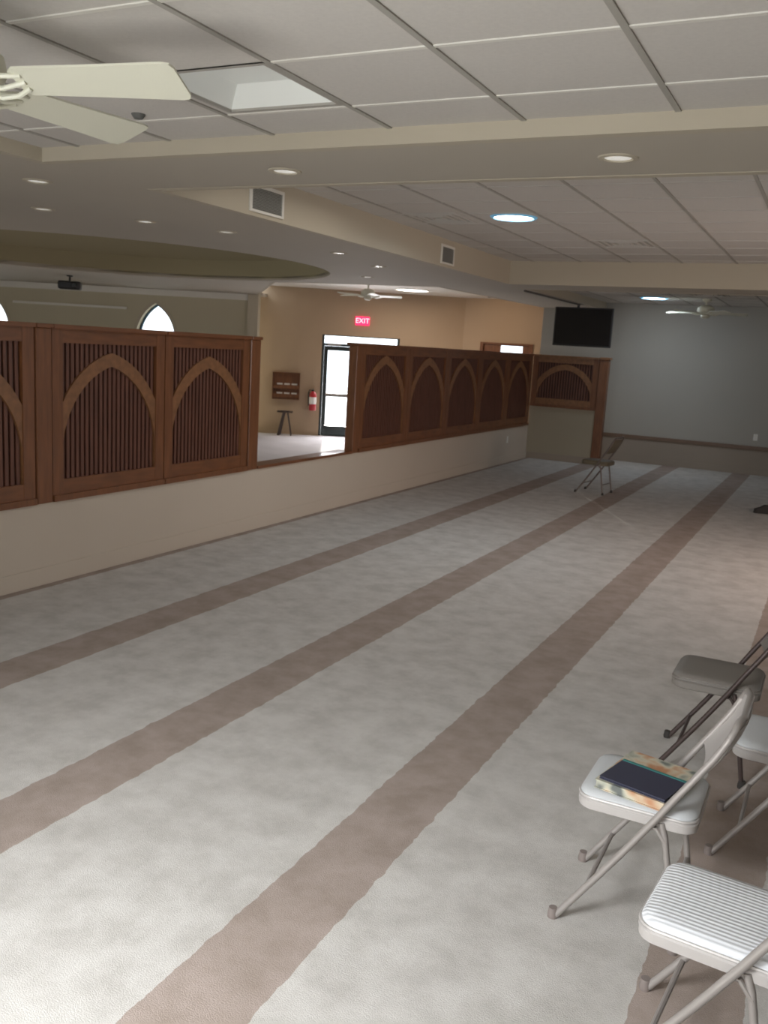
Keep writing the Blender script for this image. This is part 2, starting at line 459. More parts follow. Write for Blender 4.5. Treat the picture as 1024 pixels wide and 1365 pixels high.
slab_on(fE, 'door_closer', D0 + .12, D0 + .42, 1.795, 1.84, -.035, .02, 'metal', d1)

# wooden door with lit pane in the lit wall
o = bmesh.new()
fM = lambda u, v, t: (u, 18.97 + t, v)
fbox(o, fM, DX0, DX0 + .07, ZH, DH, -.03, .1); fbox(o, fM, DX1 - .07, DX1, ZH, DH, -.03, .1); fbox(o, fM, DX0 + .07, DX1 - .07, DH - .035, DH, -.03, .1)
d2 = struct('door_2', o, 'woodh')
o = bmesh.new()
holed_slab(o, [(DX0 + .07, ZH), (DX1 - .07, ZH), (DX1 - .07, DH - .035), (DX0 + .07, DH - .035)], [[(-6.74, 1.3), (-6.24, 1.3), (-6.24, 2.015), (-6.74, 2.015)]], .02, .06, fM)
dl = build('door_leaf', o, 'wood', d2)
slab_on(fM, 'door_pane', -6.74, -6.24, 1.3, 2.015, .038, .042, 'glass', dl)

# ------------------------------------------------------------------ arched lattice screens
ARC_R, ARC_C = .6725, .1725
def partition_unit(Y0, W, label, z0=.60, z1=1.87, along='Y', X=XW, wide=False, group='arched lattice screens on the low wall'):
    """one screen: frame, pointed arch, vertical slats. local u along the wall, v up, t towards the back"""
    if along == 'Y':
        root = thing('lattice_screen', label, 'screen', (X, Y0, z0), 0, group); fm = lambda u, v, t: (-t, u, v)
    else:
        root = thing('lattice_screen', label, 'screen', (Y0, X, z0), 0, group); fm = lambda u, v, t: (u, t, v)
    h = z1 - z0; st = .10; br, tr = .155, .13
    for ua in (0, W - st):
        o = bmesh.new(); fbox(o, fm, ua, ua + st, 0, h - .03, 0, .05); build('stile', o, 'wood', root)
    o = bmesh.new(); fbox(o, fm, st, W - st, 0, br, .002, .05); build('bottom_rail', o, 'woodh' if along == 'Y' else 'arch', root)
    o = bmesh.new(); fbox(o, fm, st, W - st, h - tr, h - .03, .002, .05); build('top_rail', o, 'woodh' if along == 'Y' else 'arch', root)
    o = bmesh.new(); fbox(o, fm, .0, W, h - .03, h, -.025, .12); build('cap', o, 'woodh' if along == 'Y' else 'arch', root)
    o = bmesh.new(); fbox(o, fm, 0, W, 0, .045, -.02, -.001); build('sill_bead', o, 'wood', root)
    # slats
    o = bmesh.new(); u = st; p = .0475
    while u < W - st - .005:
        fbox(o, fm, u + .006, min(u + .034, W - st), br, h - tr, .022, .040); u += p
    build('slat_panel', o, 'slat', root)
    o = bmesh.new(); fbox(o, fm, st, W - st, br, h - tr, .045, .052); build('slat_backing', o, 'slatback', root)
    # pointed arch band
    cu = W / 2; half = W / 2 - st; zb = br + .17
    if wide: sR = half + .06; c = .06; zb = .12
    else: c = ARC_C * half / .5; sR = half + c
    band = .10
    def arc(R, lim):
        pts = []
        amax = math.acos(c / R); n = 22
        for k in range(n + 1):
            a = amax * k / n
            x = -c + R*math.cos(a); z = zb + R*math.sin(a)
            if x <= lim + 1e-6: pts.append((x, z))
        return pts
    outer_ = arc(sR + band, half); inner_ = arc(sR, half)
    # start the outer arc exactly on the stile
    zc = zb + math.sqrt(max((sR + band)**2 - (half + c)**2, 0)); outer_ = [(half, zc)] + outer_
    inner_ = [(half - .004, br)] + [(x - .004 if i == 0 else x, z) for i, (x, z) in enumerate(inner_)]
    R_ = [(half, br)] + outer_
    poly = R_ + [(-x, z) for x, z in reversed(R_[:-1])] + [(-x, z) for x, z in inner_[:-1]] + [inner_[-1]] + [(x, z) for x, z in reversed(inner_[:-1])]
    o = bmesh.new(); mxz = h - tr
    poly = [(cu + x, min(z, mxz + .02)) for x, z in poly]
    holed_slab(o, poly, [], .008, .03, fm)
    build('arch', o, 'arch', root)
    return root

def post(Y0, Y1, label, z0=.60, z1=1.87, X=XW):
    r = thing('screen_post', label, 'post', (X, Y0, z0), 0, None)
    w = Y1 - Y0; h = z1 - z0
    o = bmesh.new(); box(o, (-.10, .002, 0), (.012, w - .002, h - .03), bevel=.006); build('shaft', o, 'wood', r)
    o = bmesh.new(); box(o, (-.13, -.004, h - .03), (.03, w + .004, h), bevel=.004); build('cap', o, 'woodh', r)
    return r

partition_unit(3.36, 1.20, 'arched wooden lattice screen cut off by the left edge of the photo')
partition_unit(4.72, 1.20, 'large arched wooden lattice screen, second from the left, beneath the far projector')
partition_unit(5.93, 1.19, 'arched wooden lattice screen just left of the gap looking into the lit hall')
post(4.57, 4.71, 'wide wooden post between the leftmost screen and the large second one')
post(7.13, 7.29, 'wooden end post on the left side of the gap in the screens')
post(9.22, 9.36, 'wooden end post on the right side of the gap in the screens')
lab = ['arched wooden lattice screen just right of the gap in front of the glass door',
       'second arched lattice screen right of the gap in the partition',
       'middle one of the five arched lattice screens right of the gap',
       'fourth arched lattice screen right of the gap in the partition',
       'farthest arched lattice screen of the row, meeting the return screen at the corner']
for k in range(5): partition_unit(9.37 + 1.30*k, 1.295, lab[k])
partition_unit(-5.0, 1.19, 'short lattice screen with a wide arch turned across the room under the television', z0=.95, along='X', X=15.9, wide=True, group=None)
r = thing('tall_post', 'reddish wooden post from carpet to screen top beside the far chair', 'post', (-3.806, 15.88, 0))
o = bmesh.new(); box(o, (0, 0, .0), (.155, .15, 1.84), bevel=.008); build('shaft', o, 'wood', r)
o = bmesh.new(); box(o, (0, -.02, 1.84), (.175, .17, 1.88), bevel=.005); build('cap', o, 'arch', r)
# sill across the gap
tag(build('gap_sill', (lambda b: (box(b, (XW - .17, 7.295, .60), (XW + .02, 9.215, .63), bevel=.004), b)[1])(bmesh.new()), 'woodh'),
    'brown wooden sill capping the low wall in the gap between the screens', 'sill')

# ------------------------------------------------------------------ folding chairs (front faces -x)
def rounded_rect(hx, hy, r, n=5):
    pts = []
    for cx, cy, a0 in ((hx - r, hy - r, 0), (-hx + r, hy - r, PI/2), (-hx + r, -hy + r, PI), (hx - r, -hy + r, 3*PI/2)):
        for k in range(n + 1):
            a = a0 + PI/2*k/n; pts.append((cx + r*math.cos(a), cy + r*math.sin(a)))
    return pts
def loft(bm, rings):
    R = [[bm.verts.new(p) for p in r] for r in rings]; n = len(R[0])
    for a, b in zip(R, R[1:]):
        for k in range(n): bm.faces.new((a[k], a[(k+1) % n], b[(k+1) % n], b[k]))
    bm.faces.new(list(reversed(R[0]))); bm.faces.new(R[-1])
def back_curve(z):
    """x of the long tube at height z"""
    P = [(0, -.22), (.15, -.118), (.30, -.02), (.44, .068), (.52, .115), (.60, .165), (.68, .213), (.74, .245), (.80, .268)]
    for (z0, x0), (z1, x1) in zip(P, P[1:]):
        if z <= z1: return x0 + (x1 - x0)*(z - z0)/(z1 - z0)
    return P[-1][1]
def make_chair(label, metal, pan, seatm, group=None, foot='tanrub'):
    t = thing('folding_chair', label, 'chair', (0, 0, 0), 0, group)
    HY = .20
    # long side tubes: front foot up to the backrest
    for s in (-1, 1):
        o = bmesh.new()
        tube(o, [(back_curve(z), s*HY, z) for z in (.012, .1, .2, .3, .4, .44, .48, .52, .56, .60, .64, .68, .72, .76)], .0115, 12)
        build('front_leg', o, metal, t, True)
    # top bow linking the side tubes
    o = bmesh.new(); pts = [(back_curve(.755), -HY, .755), (back_curve(.785), -HY + .012, .782), (back_curve(.80), -HY + .045, .797)]
    pts += [(back_curve(.80) + .012, y, .80) for y in (-.10, 0, .10)]
    pts += [(back_curve(.80), HY - .045, .797), (back_curve(.785), HY - .012, .782), (back_curve(.755), HY, .755)]
    tube(o, pts, .0115, 12, False); build('top_bow', o, metal, t, True)
    # rear legs
    for s in (-1, 1):
        o = bmesh.new()
        tube(o, [(.085, s*(HY - .025), .425), (.10, s*(HY - .025), .38), (.125, s*(HY - .023), .25), (.15, s*(HY - .02), .1), (.165, s*(HY - .02), .012)], .0105, 12)
        build('rear_leg', o, metal, t, True)
    for s in (-1, 1):
        for (x, y) in ((-.222, HY), (.166, HY - .02)):
            o = bmesh.new(); lathe(o, [(0, 0), (.017, 0), (.018, .01), (.0145, .035), (0, .035)], 14, Matrix.Translation((x, s*y, 0))); build('rubber_foot', o, foot, t, True)
    o = bmesh.new()
    tube(o, [(back_curve(.14), -HY, .14), (back_curve(.14), HY, .14)], .008, 8)
    build('stretcher', o, metal, t, True)
    o = bmesh.new(); tube(o, [(.143, -HY + .02, .14), (.143, HY - .02, .14)], .008, 8)
    build('stretcher', o, metal, t, True)
    # curved brackets joining the tubes beneath the seat
    for s in (-1, 1):
        o = bmesh.new()
        tube(o, [(back_curve(.36), s*(HY - .004), .36), (.04, s*(HY - .012), .40), (.07, s*(HY - .018), .405), (.105, s*(HY - .02), .36)], .007, 8)
        build('hinge_bracket', o, metal, t, True)
    # seat pan and cushion
    o = bmesh.new()
    def ring(hx, hy, r, z, n=6): return [(x, y, z) for x, y in rounded_rect(hx, hy, r, n)]
    loft(o, [ring(.183, .168, .05, .400), ring(.190, .176, .055, .405), ring(.192, .178, .055, .432), ring(.186, .172, .052, .438)])
    build('seat_pan', o, pan, t, True)
    o = bmesh.new()
    loft(o, [ring(.180, .166, .050, .437), ring(.187, .172, .055, .444), ring(.187, .172, .055, .452), ring(.178, .163, .05, .462), ring(.150, .140, .045, .467), ring(.07, .07, .03, .469)])
    sc = build('seat_cushion', o, seatm, t, True)
    o = bmesh.new(); rr = rounded_rect(.189, .1745, .055, 8); tube(o, [(x, y, .443) for x, y in rr + [rr[0]]], .0045, 6, False)
    build('piping', o, pan, sc, True)
    # backrest: curved sheet between the tubes
    o = bmesh.new(); nz, ny = 8, 12; grid = {}
    for side in (0, 1):
        for i in range(nz + 1):
            z = .575 + .205*i/nz
            for j in range(ny + 1):
                y = -HY + .006 + (2*HY - .012)*j/ny
                bow = .028*(1 - (y/HY)**2)
                lip = .010*math.sin(PI*i/nz)
                grid[side, i, j] = o.verts.new((back_curve(z) + bow + lip + side*.012 - .006, y, z))
    for i in range(nz):
        for j in range(ny):
            o.faces.new((grid[0,i,j], grid[0,i,j+1], grid[0,i+1,j+1], grid[0,i+1,j]))
            o.faces.new((grid[1,i,j], grid[1,i+1,j], grid[1,i+1,j+1], grid[1,i,j+1]))
    for i in range(nz):
        for j in (0, ny): o.faces.new((grid[0,i,j], grid[0,i+1,j], grid[1,i+1,j], grid[1,i,j]))
    for j in range(ny):
        for i in (0, nz): o.faces.new((grid[0,i,j], grid[0,i,j+1], grid[1,i,j+1], grid[1,i,j]))
    build('backrest', o, pan, t, True)
    return t
ch = make_chair('pale folding chair with the dark blue book lying on its seat', 'metal', 'pan', 'vinyl2')
ch.location = (-.41, 2.95, 0)
ch2 = make_chair('white folding chair with a ribbed cushion, nearest, in the bottom right corner', 'metal', 'pan', 'vinyl')
ch2.location = (-.085, 2.335, 0); ch2.rotation_euler = (0, 0, rad(-5))
ch3 = make_chair('dark grey folding chair standing behind the chair that holds the books', 'darkmetal', 'darkseat', 'darkseat', foot='rubber')
ch3.location = (-.33, 4.3, 0)
dup(ch, (0.0, 3.66, 0), 0, 'grey folding chair mostly cut off by the right edge, beyond the book chair')
ch5 = make_chair('olive tan folding chair alone at the far end beside the tall wooden post', 'midmetal', 'tanvinyl', 'tanvinyl', foot='rubber')
ch5.location = (-2.9, 12.6, 0); ch5.rotation_euler = (0, 0, rad(-6))

# books on the first chair
def book(name, label, loc, rz, size, cover, edge=None, edgepage='page'):
    L_, W_, T = size
    t = thing(name, label, 'book', loc, rz)
    o = bmesh.new(); box(o, (-L_/2 + .004, -W_/2 + .004, .003), (L_/2 - .004, W_/2 - .002, T - .003)); build('page_block', o, edgepage, t)
    o = bmesh.new(); box(o, (-L_/2, -W_/2, 0), (L_/2, W_/2, .003)); box(o, (-L_/2, -W_/2, T - .003), (L_/2, W_/2, T))
    box(o, (-L_/2, W_/2 - .002, .003), (L_/2, W_/2 + .001, T - .003)); build('cover', o, cover, t)
    if edge:
        o = bmesh.new(); box(o, (-L_/2 + .001, W_/2 - .012, T), (L_/2 - .001, W_/2 + .001, T + .0012)); build('cover_edge_band', o, edge, t)
    return t
book('patterned_book', 'cream and orange patterned book lying under the dark blue one', (-.405, 2.925, .4695), rad(-12), (.235, .30, .030), 'marble', None, 'marble')
book('blue_book', 'dark navy book with a teal edge lying on top of the patterned book', (-.409, 2.872, .4998), rad(-14), (.225, .175, .010), 'navy', 'teal', 'navy')

# small dark shoe on the carpet by the right edge
t = thing('shoe', 'small dark shoe on the far carpet at the right edge', 'shoe', (-.68, 12.6, 0), rad(20))
o = bmesh.new(); loft(o, [[(x*1.0, y, 0) for x, y in rounded_rect(.14, .048, .045)], [(x, y, .018) for x, y in rounded_rect(.142, .05, .046)]]); build('sole', o, 'rubber', t, True)
o = bmesh.new(); loft(o, [[(x*k + dx, y*k2, z) for x, y in rounded_rect(.138, .046, .044)] for k, k2, dx, z in ((1, 1, 0, .018), (.98, .95, .0, .055), (.7, .85, .03, .08), (.5, .7, .05, .11))]); build('upper', o, 'rubber', t)

# ------------------------------------------------------------------ television hanging by the far end
t = thing('television', 'black flat television hanging from the ceiling over the return screen', 'television', (-4.06, 15.5, 2.04))
o = bmesh.new(); box(o, (-.50, -.03, 0), (.50, .03, .65), bevel=.008); build('casing', o, 'black', t)
o = bmesh.new(); box(o, (-.475, -.033, .03), (.475, -.0305, .625)); build('screen', o, 'screen', t)
o = bmesh.new(); box(o, (-.12, .03, .2), (.12, .07, .5)); box(o, (-.14, .03, .45), (-.10, .06, .66)); build('wall_bracket', o, 'black', t)
o = bmesh.new(); tube(o, [(-.12, .05, .5), (-.12, .05, .709)], .022, 12); build('ceiling_pole', o, 'black', t, True)
o = bmesh.new(); box(o, (-.19, -.02, .700), (-.05, .12, .7095)); build('mount_plate', o, 'black', t)
tag(build('cable_conduit', (lambda b: (tube(b, [(-4.165, 12.55, 2.732), (-4.15, 13.6, 2.732), (-4.15, 15.49, 2.732)], .014, 8), b)[1])(bmesh.new()), 'cord', None, True),
    'dark cable conduit running along the soffit to the television pole', 'cable')

# projector in the left hall
t = thing('projector', 'black projector hanging under the ceiling of the left hall', 'projector', (-12.34, 12.07, 2.62), rad(40))
o = bmesh.new(); box(o, (-.19, -.15, -.11), (.19, .15, .03), bevel=.03); build('casing', o, 'black', t)
o = bmesh.new(); lathe(o, [(0, 0), (.045, 0), (.05, .03), (.035, .05), (0, .05)], 18, Matrix.Translation((.08, -.15, -.04)) @ Matrix.Rotation(PI/2, 4, 'X')); build('lens', o, 'screen', t, True)
o = bmesh.new(); tube(o, [(0, 0, .03), (0, 0, .128)], .018, 10); build('ceiling_pole', o, 'black', t, True)
o = bmesh.new(); lathe(o, [(0, .1), (.05, .11), (.06, .1295), (0, .1295)], 18); build('mount_plate', o, 'black', t, True)

# ------------------------------------------------------------------ ceiling fans
def fan(label, loc, ztop, angs, blade=.64, wide=0, pitch=-12, group='white ceiling fans'):
    t = thing('ceiling_fan', label, 'fan', loc, 0, group)
    dz = ztop - loc[2]
    o = bmesh.new(); lathe(o, [(0, dz), (.075, dz - .001), (.07, dz - .03), (.02, dz - .06)], 24); build('canopy', o, 'fanw', t, True)
    o = bmesh.new(); tube(o, [(0, 0, .1), (0, 0, dz - .03)], .014, 12); build('downrod', o, 'fanw', t, True)
    o = bmesh.new(); lathe(o, [(0, .125), (.07, .12), (.125, .085), (.135, .04), (.12, .0), (.085, -.02), (0, -.02)], 32); build('motor_housing', o, 'fanw', t, True)
    o = bmesh.new(); lathe(o, [(.055, -.02), (.07, -.035), (.07, -.06), (.045, -.08), (0, -.085)], 28)
    build('switch_housing', o, 'fanw', t, True)
    for k, a in enumerate(angs):
        Rz = Matrix.Rotation(a, 4, 'Z') @ Matrix.Rotation(rad(pitch), 4, 'X')
        o = bmesh.new()
        for s in (-1, 1):
            pts = [(.075, s*.018, -.015), (.12, s*.045, -.022), (.17, s*.05, -.012), (.22, s*.03, .0)]
            tube(o, [Rz @ Vector(p) for p in pts], .008, 8)
        tube(o, [Rz @ Vector(p) for p in ((.07, 0, -.015), (.15, 0, -.02), (.22, 0, 0))], .008, 8)
        build('blade_iron', o, 'fanw', t, True)
        o = bmesh.new(); ws = [(.19, .05), (.21, .062 + wide*.3), (blade*.6, .066 + wide*.6), (blade - .03, .074 + wide), (blade - .008, .068 + wide), (blade, .05 + wide)]
        up_, lo = [], []
        outl = [(x, w) for x, w in ws] + [(x, -w) for x, w in reversed(ws)]
        loft(o, [[Rz @ Vector((x, y, z)) for x, y in outl] for z in (.0, .007)])
        build('blade', o, 'fanw', t)
    return t
f0 = fan('ivory ceiling fan close overhead at the top left edge', (-2.50, 2.01, 2.56), ZA, [rad(15 + 72*k) for k in range(5)], .72, .012, -18)
fan('small white ceiling fan under the bright vestibule ceiling near the exit sign', (-8.12, 15.3, 2.76), 3.0, [rad(24 + 72*k) for k in range(5)])
fan('faint white ceiling fan at the far end in front of the grey wall', (-2.08, 15.35, 2.66), ZC, [rad(20 + 72*k) for k in range(5)])

# ------------------------------------------------------------------ lights, vents and fittings overhead
def disc_light(name, label, loc, r, lens, rim, group):
    t = thing(name, label, 'light', loc, 0, group)
    o = bmesh.new(); lathe(o, [(r + .035, 0), (r + .03, -.008), (r + .004, -.014), (r, -.004), (r, 0)], 40); build('rim', o, rim, t, True)
    o = bmesh.new(); lathe(o, [(r - .001, -.002), (r*.7, -.012), (0, -.018)], 40); build('lens', o, lens, t, True)
    return t
disc_light('tubular_skylight', 'brilliant round skylight in the tiled ceiling of the middle bay', (-2.79, 7.93, ZB), .175, 'skyl', 'skyrim', 'round daylight tubes')
disc_light('tubular_skylight', 'smaller glowing round skylight at the far end right of the television', (-2.92, 15.45, ZC), .20, 'skyl', 'skyrim', 'round daylight tubes')
disc_light('tubular_skylight', 'wide glowing round skylight in the vestibule ceiling above the partition', (-8.0, 16.97, 2.998), .33, 'warml', 'white', 'round daylight tubes')

dl = [(-2.84, 4.32, 'recessed downlight in the beam left of the bright skylight'), (-1.04, 4.30, 'recessed downlight in the beam at the upper right'),
      (-4.71, 4.34, 'recessed downlight at the far left under the near ceiling edge'), (-5.75, 5.35, 'recessed downlight at the far left, just above the dome rim'),
      (-5.32, 6.03, 'small bright recessed downlight left of the square grey vent'), (-4.96, 6.66, 'dim recessed downlight below and left of the square grey vent'),
      (-4.71, 8.20, 'recessed downlight just right of the dome tip'), (-4.94, 9.53, 'recessed downlight nearest the vestibule, right one of two'),
      (-5.86, 11.0, 'small recessed downlight nearest the vestibule, left one of two')]
base = None
for x, y, l in dl:
    if base is None:
        base = thing('recessed_downlight', l, 'light', (x, y, ZS), 0, 'recessed downlights in the soffit')
        o = bmesh.new(); lathe(o, [(.092, 0), (.088, -.006), (.068, -.008), (.062, 0)], 28); build('trim_ring', o, 'fascia', base, True)
        o = bmesh.new(); lathe(o, [(.062, -.001), (.04, -.004), (0, -.006)], 28); build('lens', o, 'lamp', base, True)
    else: dup(base, (x, y, ZS), 0, l)

# troffer in the near bay
t = thing('ceiling_light', 'square white recessed ceiling light between the fan blade and the beam', 'light', (-2.265, 3.145, ZA))
o = bmesh.new(); a = .285
for p, q in (((-a, -a), (a, -a + .02)), ((-a, a - .02), (a, a)), ((-a, -a + .02), (-a + .02, a - .02)), ((a - .02, -a + .02), (a, a - .02))): box(o, (p[0], p[1], -.006), (q[0], q[1], .052))
build('frame', o, 'gridD', t)
o = bmesh.new()
top = [o.verts.new((x, y, .085)) for x, y in ((-.19, -.215), (.215, -.215), (.215, .20), (-.19, .20))]
bot = [o.verts.new((x, y, .004)) for x, y in ((-.265, -.265), (.265, -.265), (.265, .265), (-.265, .265))]
o.faces.new(top)
for k in range(4): o.faces.new((bot[k], bot[(k+1) % 4], top[(k+1) % 4], top[k]))
build('reflector', o, 'trof', t)

# smoke detector / dark sensor
t = thing('smoke_detector', 'small dark round sensor on the tile beside the fan blade', 'sensor', (-3.01, 3.36, ZA))
o = bmesh.new(); lathe(o, [(0, -.02), (.02, -.02), (.03, -.006), (.032, 0)], 20); build('sensor_body', o, 'ventdark', t, True)

# air diffusers in the tiled ceilings
def diffuser(label, x, y, z, g='flush air diffusers in the tiled ceilings'):
    t = thing('air_diffuser', label, 'vent', (x, y, z), 0, g)
    o = bmesh.new()
    for i, h in enumerate((.28, .21, .14, .07)):
        for p, q in (((-h, -h), (h, -h + .025)), ((-h, h - .025), (h, h)), ((-h, -h + .025), (-h + .025, h - .025)), ((h - .025, -h + .025), (h, h - .025))): box(o, (p[0], p[1], -.010), (q[0], q[1], -.0015))
    build('louvre', o, 'gridF', t)
    o = bmesh.new(); box(o, (-.275, -.275, -.0014), (.275, .275, -.0002)); build('backing', o, 'gridD', t)
diffuser('pale air diffuser right of the bright skylight, towards the far beam', -2.19, 9.75, ZB)
diffuser('pale air diffuser left of the bright skylight beside the soffit', -3.52, 7.92, ZB)
diffuser('faint air diffuser in the far bay above the far fan', -1.94, 14.4, ZC)

def side_vent(label, y0, y1, z0, z1):
    t = thing('wall_vent', label, 'vent', (XL + .0125, (y0 + y1)/2, (z0 + z1)/2), 0, 'grey vents in the soffit side')
    w, h = (y1 - y0)/2, (z1 - z0)/2
    o = bmesh.new()
    for p, q in (((-w - .025, -h - .0), (w + .025, -h + .018)), ((-w - .025, h - .012), (w + .025, h + .012)), ((-w - .025, -h + .018), (-w, h - .012)), ((w, -h + .018), (w + .025, h - .012))):
        box(o, (.0005, p[0], p[1]), (.014, q[0], q[1]))
    build('frame', o, 'gridL', t)
    o = bmesh.new()
    n = 14
    for k in range(n):
        z = -h + .025 + (2*h - .045)*k/(n - 1)
        box(o, (-.006, -w, -.0015), (.010, w, .0015), Matrix.Translation((.003, 0, z)) @ Matrix.Rotation(rad(35), 4, 'Y'))
    build('louvre', o, 'vent', t)
    o = bmesh.new(); box(o, (.0002, -w, -h + .018), (.0008, w, h - .012)); build('backing', o, 'ventdark', t)
side_vent('large square grey vent in the soffit side near the middle of the ceiling', 5.75, 6.15, 2.775, 2.965)
side_vent('smaller grey vent farther along the soffit side', 9.32, 9.63, 2.775, 2.965)

# ------------------------------------------------------------------ things on the exit wall
def on_wall(u, v, t=0): return fE(u, v, t)
RZ = rad(30)
# exit sign
t = thing('exit_sign', 'glowing red exit sign on the tan wall above the glass door', 'sign', on_wall(2.17, 2.365, 0), RZ)
o = bmesh.new(); box(o, (-.155, -.05, -.095), (.155, 0, .095), bevel=.012); build('housing', o, 'exitred', t)
cu = bpy.data.curves.new('EXIT', 'FONT'); cu.body = 'EXIT'; cu.size = .15; cu.align_x = 'CENTER'; cu.align_y = 'CENTER'; cu.extrude = .002
tx = bpy.data.objects.new('sign_letters', cu); COL.objects.link(tx)
bpy.context.view_layer.update()
me = bpy.data.meshes.new_from_object(tx.evaluated_get(bpy.context.evaluated_depsgraph_get())); bpy.data.objects.remove(tx)
me.materials.clear(); me.materials.append(M['exitlet'])
tx = bpy.data.objects.new('sign_letters', me); COL.objects.link(tx); tx.parent = t; tx.location = (0, -.0535, 0); tx.rotation_euler = (PI/2, 0, 0)

# wooden leaflet rack with two rows of three papers
t = thing('leaflet_rack', 'small square wooden wall rack holding six white papers in two rows', 'rack', on_wall(.56, .86, 0), RZ)
o = bmesh.new(); box(o, (-.30, -.02, -.29), (.30, -.001, .30)); build('back_board', o, 'wood', t)
o = bmesh.new()
for x in (-.30, .282): box(o, (x, -.09, -.29), (x + .018, -.02, .30))
box(o, (-.282, -.09, .282), (.282, -.02, .30)); box(o, (-.282, -.09, -.29), (.282, -.02, -.27)); build('frame', o, 'wood', t)
for z in (-.20, .0):
    o = bmesh.new(); box(o, (-.282, -.085, z - .05), (.282, -.07, z + .03)); box(o, (-.282, -.07, z - .05), (.282, -.02, z - .035)); build('shelf', o, 'wood', t)
pap = None
for r_, z in enumerate((-.20, .0)):
    for c_, x in enumerate((-.14, .02, .18)):
        o = bmesh.new(); box(o, (-.06, -.004, 0), (.06, .004, .095), Matrix.Rotation(rad(-12), 4, 'X'))
        P_ = Vector(on_wall(.56, .86, 0)) + Matrix.Rotation(RZ, 3, 'Z') @ Vector((x, -.045, z - .03))
        ob = build('leaflet', o, 'paper', None, loc=P_); ob.rotation_euler = (0, 0, RZ)
        tag(ob, 'white leaflet in the %s row of the wooden wall rack, %s' % (('lower', 'upper')[r_], ('left', 'middle', 'right')[c_]), 'paper', 'leaflets in the wall rack')

# folding stand below the rack
P_ = on_wall(.57, ZH, -.28)
t = thing('side_stand', 'small dark stand with splayed legs beneath the wooden wall rack', 'stand', P_, RZ)
o = bmesh.new(); box(o, (-.17, -.12, .50), (.17, .12, .53), bevel=.008); build('stand_top', o, 'darkmetal', t)
for a, b, w in (((-.02, -.10), (-.13, -.1), .03), ((-.02, .08), (-.11, .1), .03), ((.06, -.10), (.15, -.1), .012), ((.06, .08), (.15, .1), .012)):
    o = bmesh.new(); tube(o, [(a[0], a[1], .50), (b[0], b[1], .0)], w, 8); build('leg', o, 'darkmetal', t, True)

# fire extinguisher
t = thing('fire_extinguisher', 'red fire extinguisher hanging on the wall left of the glass door', 'extinguisher', on_wall(1.16, .36, -.09), RZ)
o = bmesh.new(); lathe(o, [(0, 0), (.07, 0), (.078, .02), (.078, .34), (.06, .39), (.025, .42), (0, .42)], 24); build('cylinder', o, 'extred', t, True)
o = bmesh.new(); lathe(o, [(.0785, .14), (.0792, .145), (.0792, .29), (.0785, .295)], 24); build('paper_label', o, 'paper', t, True)
o = bmesh.new(); lathe(o, [(0, .42), (.022, .42), (.022, .455), (0, .455)], 14); box(o, (-.015, -.1, .45), (.015, .02, .462)); box(o, (-.012, -.09, .475), (.012, .02, .485)); build('valve', o, 'black', t)
o = bmesh.new(); tube(o, [(-.02, 0, .44), (-.08, -.01, .45), (-.10, -.01, .38), (-.095, -.01, .2), (-.09, -.01, .1)], .011, 8); build('hose', o, 'black', t, True)
o = bmesh.new(); box(o, (-.02, .078, .15), (.02, .0895, .36)); build('wall_hook', o, 'metal', t)

# outlets
def outlet(label, loc, rz):
    t = thing('wall_outlet', label, 'outlet', loc, rz, 'white wall outlets')
    o = bmesh.new(); box(o, (-.035, -.006, -.057), (.035, -.0005, .057), bevel=.002); build('cover_plate', o, 'white', t)
    o = bmesh.new(); box(o, (-.015, -.008, .008), (.015, -.006, .04)); box(o, (-.015, -.008, -.04), (.015, -.006, -.008)); build('socket', o, 'gridL', t)
outlet('white outlet plate on the grey far wall above the wooden rail', (-1.23, YB, .66), 0)
outlet('white outlet plate on the low cream wall under the lattice screens', (XW, 14.8, .40), PI/2)
# small round spot device on soffit above vestibule edge
t = thing('ceiling_sensor', 'tiny dark sensor under the vestibule ceiling above the partition', 'sensor', (-6.55, 17.6, 3.0))
o = bmesh.new(); lathe(o, [(0, -.07), (.05, -.06), (.07, -.02), (.075, 0)], 20); build('sensor_body', o, 'cord', t, True)

# ------------------------------------------------------------------ lights
def area(name, loc, target, size, power, color, spread=180, shape='RECTANGLE'):
    l = bpy.data.lights.new(name, 'AREA'); l.shape = shape; l.size = size[0]
    if shape in ('RECTANGLE', 'ELLIPSE'): l.size_y = size[1]
    l.energy = power; l.color = color; l.spread = rad(spread)
    o = bpy.data.objects.new(name, l); COL.objects.link(o); o.location = loc
    o.rotation_euler = (Vector(target) - Vector(loc)).to_track_quat('-Z', 'Y').to_euler()
    return o
area('window_daylight_behind', (-2.25, YF - .1, 1.4), (-2.0, 1.8, 0), (2.6, 1.7), 34, (.98, .985, 1.0), 120)
area('lamp_behind', (-2.0, -1.0, 2.55), (-1.5, 1.4, 0), (1.2, .5), 57, (.94, .975, 1.0), 84)  # added fill aimed at the near floor; no lamp hangs here
area('window_sky_bounce', (-1.4, -1.3, .5), (-1.2, 2.5, 2.8), (2.2, .6), 26, (1.0, .98, .93), 100)  # added fill aimed up, brightens the near ceiling in place of floor bounce
area('window_daylight_right', (XR + .1, 8.2, 1.5), (-.6, 9.0, 0), (1.9, 1.1), 52, (1.0, .74, .62), 120)
area('skylight_glow_middle', (-2.79, 7.93, ZB - .04), (-2.79, 7.93, 0), (.35, .35), 16, (.80, .92, 1.0), 170, 'DISK')
area('skylight_glow_far', (-2.92, 15.45, ZC - .04), (-2.6, 16.3, 0), (.35, .35), 13, (.78, .88, 1.0), 170, 'DISK')
area('skylight_glow_vestibule', (-8.0, 16.9, 2.96), (-8.0, 16.9, 0), (.5, .5), 26, (1.0, .84, .68), 175, 'DISK')
